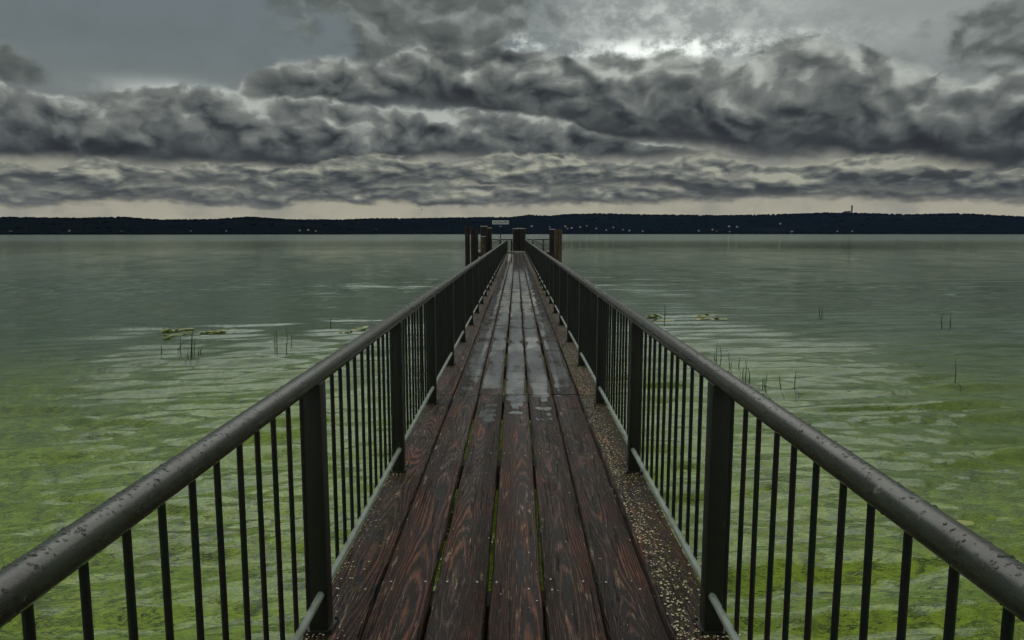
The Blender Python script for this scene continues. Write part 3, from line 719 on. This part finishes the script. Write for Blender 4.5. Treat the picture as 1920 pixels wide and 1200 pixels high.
tag(link('moss_tufts', mesh_of('moss_tufts', vv, ff), MAT['moss']), 'olive moss growing along both outer planks under the railings', 'moss', kind='stuff')

# ------------------------------------------------------------------ landing stage at the end of the pier
ST0, ST1 = DECK_END + 0.02, DECK_END + 5.6
stage = tag(empty('landing_stage', (0, ST0, 0)), 'wide wooden landing stage at the far end of the pier', 'landing stage')
nst = 20; pmz = MB().box(-3.2, 3.2, -(ST1 - ST0) / nst / 2 + .012, (ST1 - ST0) / nst / 2 - .012, -.05, .03).mesh('plank', .004, 1); pmz.materials.append(MAT['edge_plank'])
for i in range(nst): link('plank', pmz, None, stage, (0, (i + .5) * (ST1 - ST0) / nst, 0))
link('edge_beam', MB().box(-3.2, 3.2, -.09, -.005, -.3, .055).mesh('edge_beam', .006, 1), MAT['joist'], stage)
link('threshold_strip', MB().box(-.1, .76, .02, .16, .0325, .07).mesh('threshold_strip', .004, 1), MAT['cap'], stage)
for sx in (-2.9, 0, 2.9):
    for sy in (.3, ST1 - ST0 - .3): link('support_pile', pm_, None, stage, (sx, sy, .1))
def rail_run(root, p0, p1, h0, h1, nbar, mid=True, posts=True):
    p0, p1 = Vector(p0), Vector(p1); z0, z1 = Vector((0, 0, h0)), Vector((0, 0, h1))
    link('handrail', shade(MB().tube(p0 + z0, p1 + z1, .05, 10).mesh('handrail')), MAT['post'], root)
    if mid: link('mid_rail', shade(MB().tube(p0 + z0 * .16, p1 + z1 * .16, .03, 8).mesh('mid_rail')), MAT['post'], root)
    if posts:
        for q, z in ((p0, z0), (p1, z1)): link('post', MB().box(q.x - .05, q.x + .05, q.y - .05, q.y + .05, 0.02, z.z - .02).mesh('post', .004, 1), MAT['post'], root)
    for i in range(1, nbar):
        t = i / nbar; q = p0.lerp(p1, t); z = z0.lerp(z1, t)
        link('baluster', MB().tube(q + z * .16, q + z * .98, .011, 6).mesh('baluster'), MAT['bar'], root)
YB = ST1 - .15
rr_ = tag(empty('stage_railing'), 'railing along the back left of the landing stage beneath the name sign', 'railing')
rail_run(rr_, (-3.1, YB, .03), (-.45, YB, .03), 1.05, 1.05, 18)
rr_ = tag(empty('stage_railing'), 'railing along the back right of the landing stage beside the central piles', 'railing')
rail_run(rr_, (.95, YB, .03), (3.1, YB, .03), 1.05, 1.05, 14)
rail_run(rr_, (2.45, YB - .06, .03), (2.46, YB - .06, .03), 1.12, 1.12, 1, False)
for sx, nm in ((-1, 'left'), (1, 'right')):
    rr_ = tag(empty('stair_railing'), 'sloping handrail running down the %s side of the landing stage' % nm, 'handrail')
    a_, b_ = Vector((sx * 1.45, END + 1.5, 1.08)), Vector((sx * 3.3, END - 3.0, .35))
    link('handrail', shade(MB().tube(a_, b_, .045, 10).mesh('handrail')), MAT['post'], rr_)
    link('lower_rail', shade(MB().tube(a_ - Vector((0, 0, .5)), b_ - Vector((0, 0, .5)), .035, 8).mesh('lower_rail')), MAT['post'], rr_)
    for t in (0.02, .5, .98):
        q = a_.lerp(b_, t); link('post', MB().tube((q.x, q.y, -1.6), q, .04, 8).mesh('post'), MAT['post'], rr_)
gt = tag(empty('gate'), 'low dark gate of horizontal bars in front of the central piles', 'gate')
for z in (.30, .52, .78, 1.06): link('bar', MB().box(-.38, .62, ST1 - .42, ST1 - .37, z - .035, z + .035).mesh('bar', .006, 1), MAT['pile'], gt)
for x in (-.40, .64): link('post', MB().box(x - .035, x + .035, ST1 - .44, ST1 - .36, .03, 1.12).mesh('post', .004, 1), MAT['post'], gt)

# ------------------------------------------------------------------ mooring piles
def pile_mesh(rad, ztop, seed, zbot=-3.4):
    rr = random.Random(seed); vv = []; ff = []; K = 18; zs = [zbot + (ztop - zbot) * j / 14 for j in range(15)]; o1 = rr.random() * 30
    for z in zs:
        for i in range(K):
            th = 2 * math.pi * i / K; r_ = rad * (1 + .05 * mnoise.noise(Vector((math.cos(th) * 2 + o1, math.sin(th) * 2, z * .5)))) * (1.03 - .05 * (z - zbot) / (ztop - zbot))
            vv.append((math.cos(th) * r_, math.sin(th) * r_, z + (rr.uniform(-.012, .012) if z == zs[-1] else 0)))
    for j in range(14):
        for i in range(K): ff.append((j * K + i, j * K + (i + 1) % K, (j + 1) * K + (i + 1) % K, (j + 1) * K + i))
    ff.append(tuple(14 * K + i for i in range(K))); return shade(mesh_of('shaft', vv, ff), 50)
def pile(px0, px1, pytop, dist, label, mat='pile', cap=True, group=None, seed=0):
    c_ = at((px0 + px1) / 2, pytop, dist); rad = (px1 - px0) / 2 / F_PX * dist
    o = tag(empty('mooring_pile', (c_.x, c_.y, 0)), label, 'pile', group)
    link('shaft', pile_mesh(rad, c_.z - (.03 if cap else 0), seed), MAT[mat], o)
    if cap:
        cm = MB().tube((0, 0, c_.z - .028), (0, 0, c_.z + .012), rad * 1.05, 18, rad * 1.0).mesh('cap'); link('cap', shade(cm), MAT['cap'], o)
pile(871.8, 881, 425, 50, 'leftmost tall dark mooring pile, standing alone in the water', cap=False, seed=1)
pile(882.5, 893, 428, 52, 'second tall dark mooring pile from the left', cap=False, seed=2)
pile(888.5, 896.5, 429, 55, 'slim dark pile just behind the second pile from the left', cap=False, seed=3)
pile(901, 913.5, 424, 60, 'thick dark pile with pale cap, tallest left of the sign', seed=4)
pile(911.5, 922, 427, 61.6, 'dark pile with pale cap, nearest to the sign post', seed=5)
pile(903, 910, 443, 56.5, 'short brown post with pale cap in front of the left piles', 'pile_brown', seed=6)
pile(961.5, 971, 428.6, 69.6, 'left pile of the cluster closing the end of the pier', seed=7)
pile(968, 979, 428.0, 70.5, 'middle pile of the cluster closing the end of the pier', seed=8)
pile(976, 985.5, 428.6, 69.4, 'right pile of the cluster closing the end of the pier', seed=9)
pile(1030, 1040.5, 429.6, 60, 'dark pile with pale cap at the right of the landing stage', seed=10)
pile(1039.5, 1054, 430.5, 49, 'thick weathered brown pile standing rightmost in the water', 'pile_brown', cap=False, seed=11)

# ------------------------------------------------------------------ name sign with lamp
sd = 66.0; sp = at(938.5, 417, sd)
sg = tag(empty('name_sign', (sp.x, sp.y, 0)), 'white name sign lettered HOLZHAUSEN on a thin dark post with a lamp', 'sign')
pxm = sd / F_PX; zc = sp.z; hwid = 15.2 * pxm; hh_ = 3.4 * pxm
link('board', MB().box(-hwid, hwid, -.02, .02, zc - hh_, zc + hh_).mesh('board', .008, 2), MAT['sign_white'], sg)
tcv = bpy.data.curves.new('lettering', 'FONT'); tcv.body = 'HOLZHAUSEN'; tcv.align_x = 'CENTER'; tcv.align_y = 'CENTER'; tcv.size = 0.285; tcv.extrude = .004; tcv.offset = .004
to = bpy.data.objects.new('tmp_text', tcv); COL.link(to); bpy.context.view_layer.update()
tm = bpy.data.meshes.new_from_object(to.evaluated_get(bpy.context.evaluated_depsgraph_get())); bpy.data.objects.remove(to)
xs = [v_.co.x for v_ in tm.vertices]; sc_ = hwid * 1.82 / (max(xs) - min(xs))
o = link('lettering', tm, MAT['sign_black'], sg, (0, -.027, zc), (math.pi / 2, 0, 0)); o.scale = (sc_, 1.05, 1)
link('pole', shade(MB().tube((0, .06, 0), (0, .06, zc - hh_ * .6), .045, 10).mesh('pole')), MAT['post'], sg)
lz = at(938.5, 426, sd).z
lp = MB()
for (z0, r0), (z1, r1) in zip([(-.10, .06), (-.03, .17), (.02, .17)], [(-.03, .17), (.02, .17), (.07, .05)]): lp.tube((0, -.10, lz + z0), (0, -.10, lz + z1), r0, 14, r1)
link('lamp', shade(lp.mesh('lamp')), MAT['post'], sg)
link('lamp_top', shade(MB().tube((0, -.10, lz + .071), (0, -.10, lz + .095), .11, 14, .05).mesh('lamp_top')), MAT['cap'], sg)

# ------------------------------------------------------------------ reeds and water lilies
rr2 = random.Random(51)
def stem(root, px, pyb, pyt, lean=0, bent=None):
    b_ = on_z(px, pyb, WATER); d_ = b_.y; t_ = at(px + lean, pyt, d_); mb = MB()
    pts = [Vector((b_.x, d_, WATER - .8)), b_, b_.lerp(t_, .5) + Vector((rr2.uniform(-.02, .02), rr2.uniform(-.02, .02), 0)), t_ + Vector((rr2.uniform(-.03, .03), 0, 0))]
    if bent: pts = [pts[0], b_, at(px + bent[0], bent[1], d_), at(px + bent[2], bent[3], d_)]
    rad = .0085 * max(1, d_ / 14)
    for i in range(3): mb.tube(pts[i], pts[i + 1], rad * (1, 1, .8)[i], 6, rad * (1, .8, .35)[i])
    link('stem', mb.mesh('stem'), MAT['reed'], root)
def clump(label, stems):
    b_ = on_z(stems[0][0], stems[0][1], WATER)
    o = tag(empty('reed_clump', (0, 0, 0)), label, 'reeds')
    for s in stems: stem(o, *s)
clump('reed stems, one bent double, in front of the long lily patch',
      [(303.5, 663, 645), (338, 662, 632, 0), (334, 657, 640, 11, (-1, 656, 11, 640)), (358, 671, 626, .6), (360, 673, 616), (364, 668, 634), (353, 671, 659), (372, 666, 654), (376, 663, 653)])
clump('four upright reed stems in the open water left of the pier', [(515.5, 655, 620, -1), (519.5, 660, 617, -1), (537, 659, 616, -1), (546, 652, 629)])
clump('single short reed stem far out on the left beside the handrail', [(620, 609, 596)])
clump('dense row of reed stems close behind the right handrail',
      [(1343, 684, 640, 3), (1341, 680, 662), (1350, 686, 650, 2), (1368, 696, 662), (1370, 694, 676), (1385, 690, 668), (1398, 708, 674), (1393, 707, 688), (1405, 712, 690)])
clump('open row of reed stems at the right, nearest to the camera', [(1430, 727, 708), (1436, 738, 697), (1434, 725, 712), (1464, 727, 704), (1490, 726, 696, 2), (1488, 732, 718)])
clump('two short reed stems far out right of the yellow lily patch', [(1537, 592, 574), (1541, 592, 576)])
clump('pair of faint reed stems farthest to the right', [(1766, 612, 588), (1782, 612, 587, 2)])
clump('single thin reed stem standing alone in the right foreground water', [(1791, 715, 672, 1)])
clump('thin reed stem rising through the small lily patch behind the right handrail', [(1246, 603, 572)])
def lilies(label, spots, cnt, seed):
    rl = random.Random(seed); vv = []; ff = []
    for q_ in range(cnt):
        x0, y0, x1, y1, sp = rl.choice(spots); t = rl.random()
        c_ = on_z(x0 + (x1 - x0) * t + rl.gauss(0, 2), y0 + (y1 - y0) * t + rl.gauss(0, sp), WATER); s = rl.uniform(.03, .085); th0 = rl.uniform(0, 6.28); k = len(vv); K = 9
        up = rl.random() < .12; tl = rl.uniform(.15, .5) if up else rl.uniform(0, .08); ta = rl.uniform(0, 6.28)
        vv.append((c_.x, c_.y, WATER + .022))
        for i in range(K + 1):
            ph = th0 + .25 + (6.283 - .5) * i / K; dx, dy = math.cos(ph) * s * 1.15, math.sin(ph) * s
            vv.append((c_.x + dx, c_.y + dy, WATER + .022 + tl * s + tl * (dx * math.cos(ta) + dy * math.sin(ta)) + .012 * rl.random()))
        for i in range(K): ff.append((k, k + 1 + i, k + 2 + i))
    tag(link('water_lilies', mesh_of('water_lilies', vv, ff), MAT['pad']), label, 'water lilies', kind='stuff')
lilies('long patch of floating yellow green lily leaves on the left', [(306, 634, 372, 622, 1.2), (372, 626, 442, 620, 1.0), (306, 622, 362, 618, .8), (390, 626, 420, 624, .6)], 170, 1)
lilies('small patch of yellow lily leaves behind the left handrail', [(636, 627, 654, 626, .6), (662, 621, 690, 614, 1.0)], 55, 2)
lilies('patch of lily leaves just behind the right handrail', [(1204, 596, 1236, 592, .6), (1222, 602, 1258, 602, .6)], 80, 3)
lilies('bright yellow green lily patch further right in open water', [(1304, 596, 1340, 592, .7), (1308, 599, 1358, 600, .7)], 110, 4)
c_ = on_z(1800, 982, WATER); vv = [(c_.x, c_.y, WATER + .010)]
for i in range(12):
    ph = 6.283 * i / 12; vv.append((c_.x + math.cos(ph) * .13 * (1 + .2 * math.sin(i * 2.3)), c_.y + math.sin(ph) * .06, WATER + .010 + .004 * math.sin(i)))
tag(link('floating_leaf', mesh_of('floating_leaf', vv, [(0, 1 + i, 1 + (i + 1) % 12) for i in range(12)]), MAT['pad']), 'lone pale leaf floating below the right handrail', 'leaf')

# ------------------------------------------------------------------ a bird over the far shore
bp = at(791, 393, 300)
bd = tag(empty('bird', bp, .6), 'tiny dark bird flying low above the far shore left of the pier', 'bird')
prof = [(-.32, .02), (-.2, .07), (0, .10), (.18, .07), (.28, .055), (.36, .01)]
mb = MB()
for (x0, r0), (x1, r1) in zip(prof, prof[1:]): mb.tube((x0, 0, 0), (x1, 0, 0), r0, 8, r1)
link('body', shade(mb.mesh('body')), MAT['bird'], bd)
for s in (-1, 1):
    wv = [(.14, s * .06, .03), (.10, s * .42, .26), (-.08, s * .85, .34), (-.14, s * .40, .22), (-.12, s * .06, .03)]
    wv += [(x, y, z - .02) for x, y, z in wv]
    link('wing', mesh_of('wing', wv, [(0, 1, 2, 3, 4), (9, 8, 7, 6, 5)] + [(i, (i + 1) % 5, 5 + (i + 1) % 5, 5 + i) for i in range(5)]), MAT['bird'], bd)

# ------------------------------------------------------------------ thin air between here and the far shore
m, n, out = new_mat('thin_haze')
pv = n.node('ShaderNodeVolumePrincipled'); pv.inputs['Color'].default_value = (0.20, 0.42, 1.0, 1); pv.inputs['Density'].default_value = 1.1e-5
n.l.new(pv.outputs[0], out.inputs['Volume'])
hz = link('haze', MB().box(-7600, 7600, -7600, 7600, -9, 260).mesh('haze'), m); hz['kind'] = 'stuff'
hz['label'] = 'thin bluish haze over the lake'; hz['category'] = 'haze'
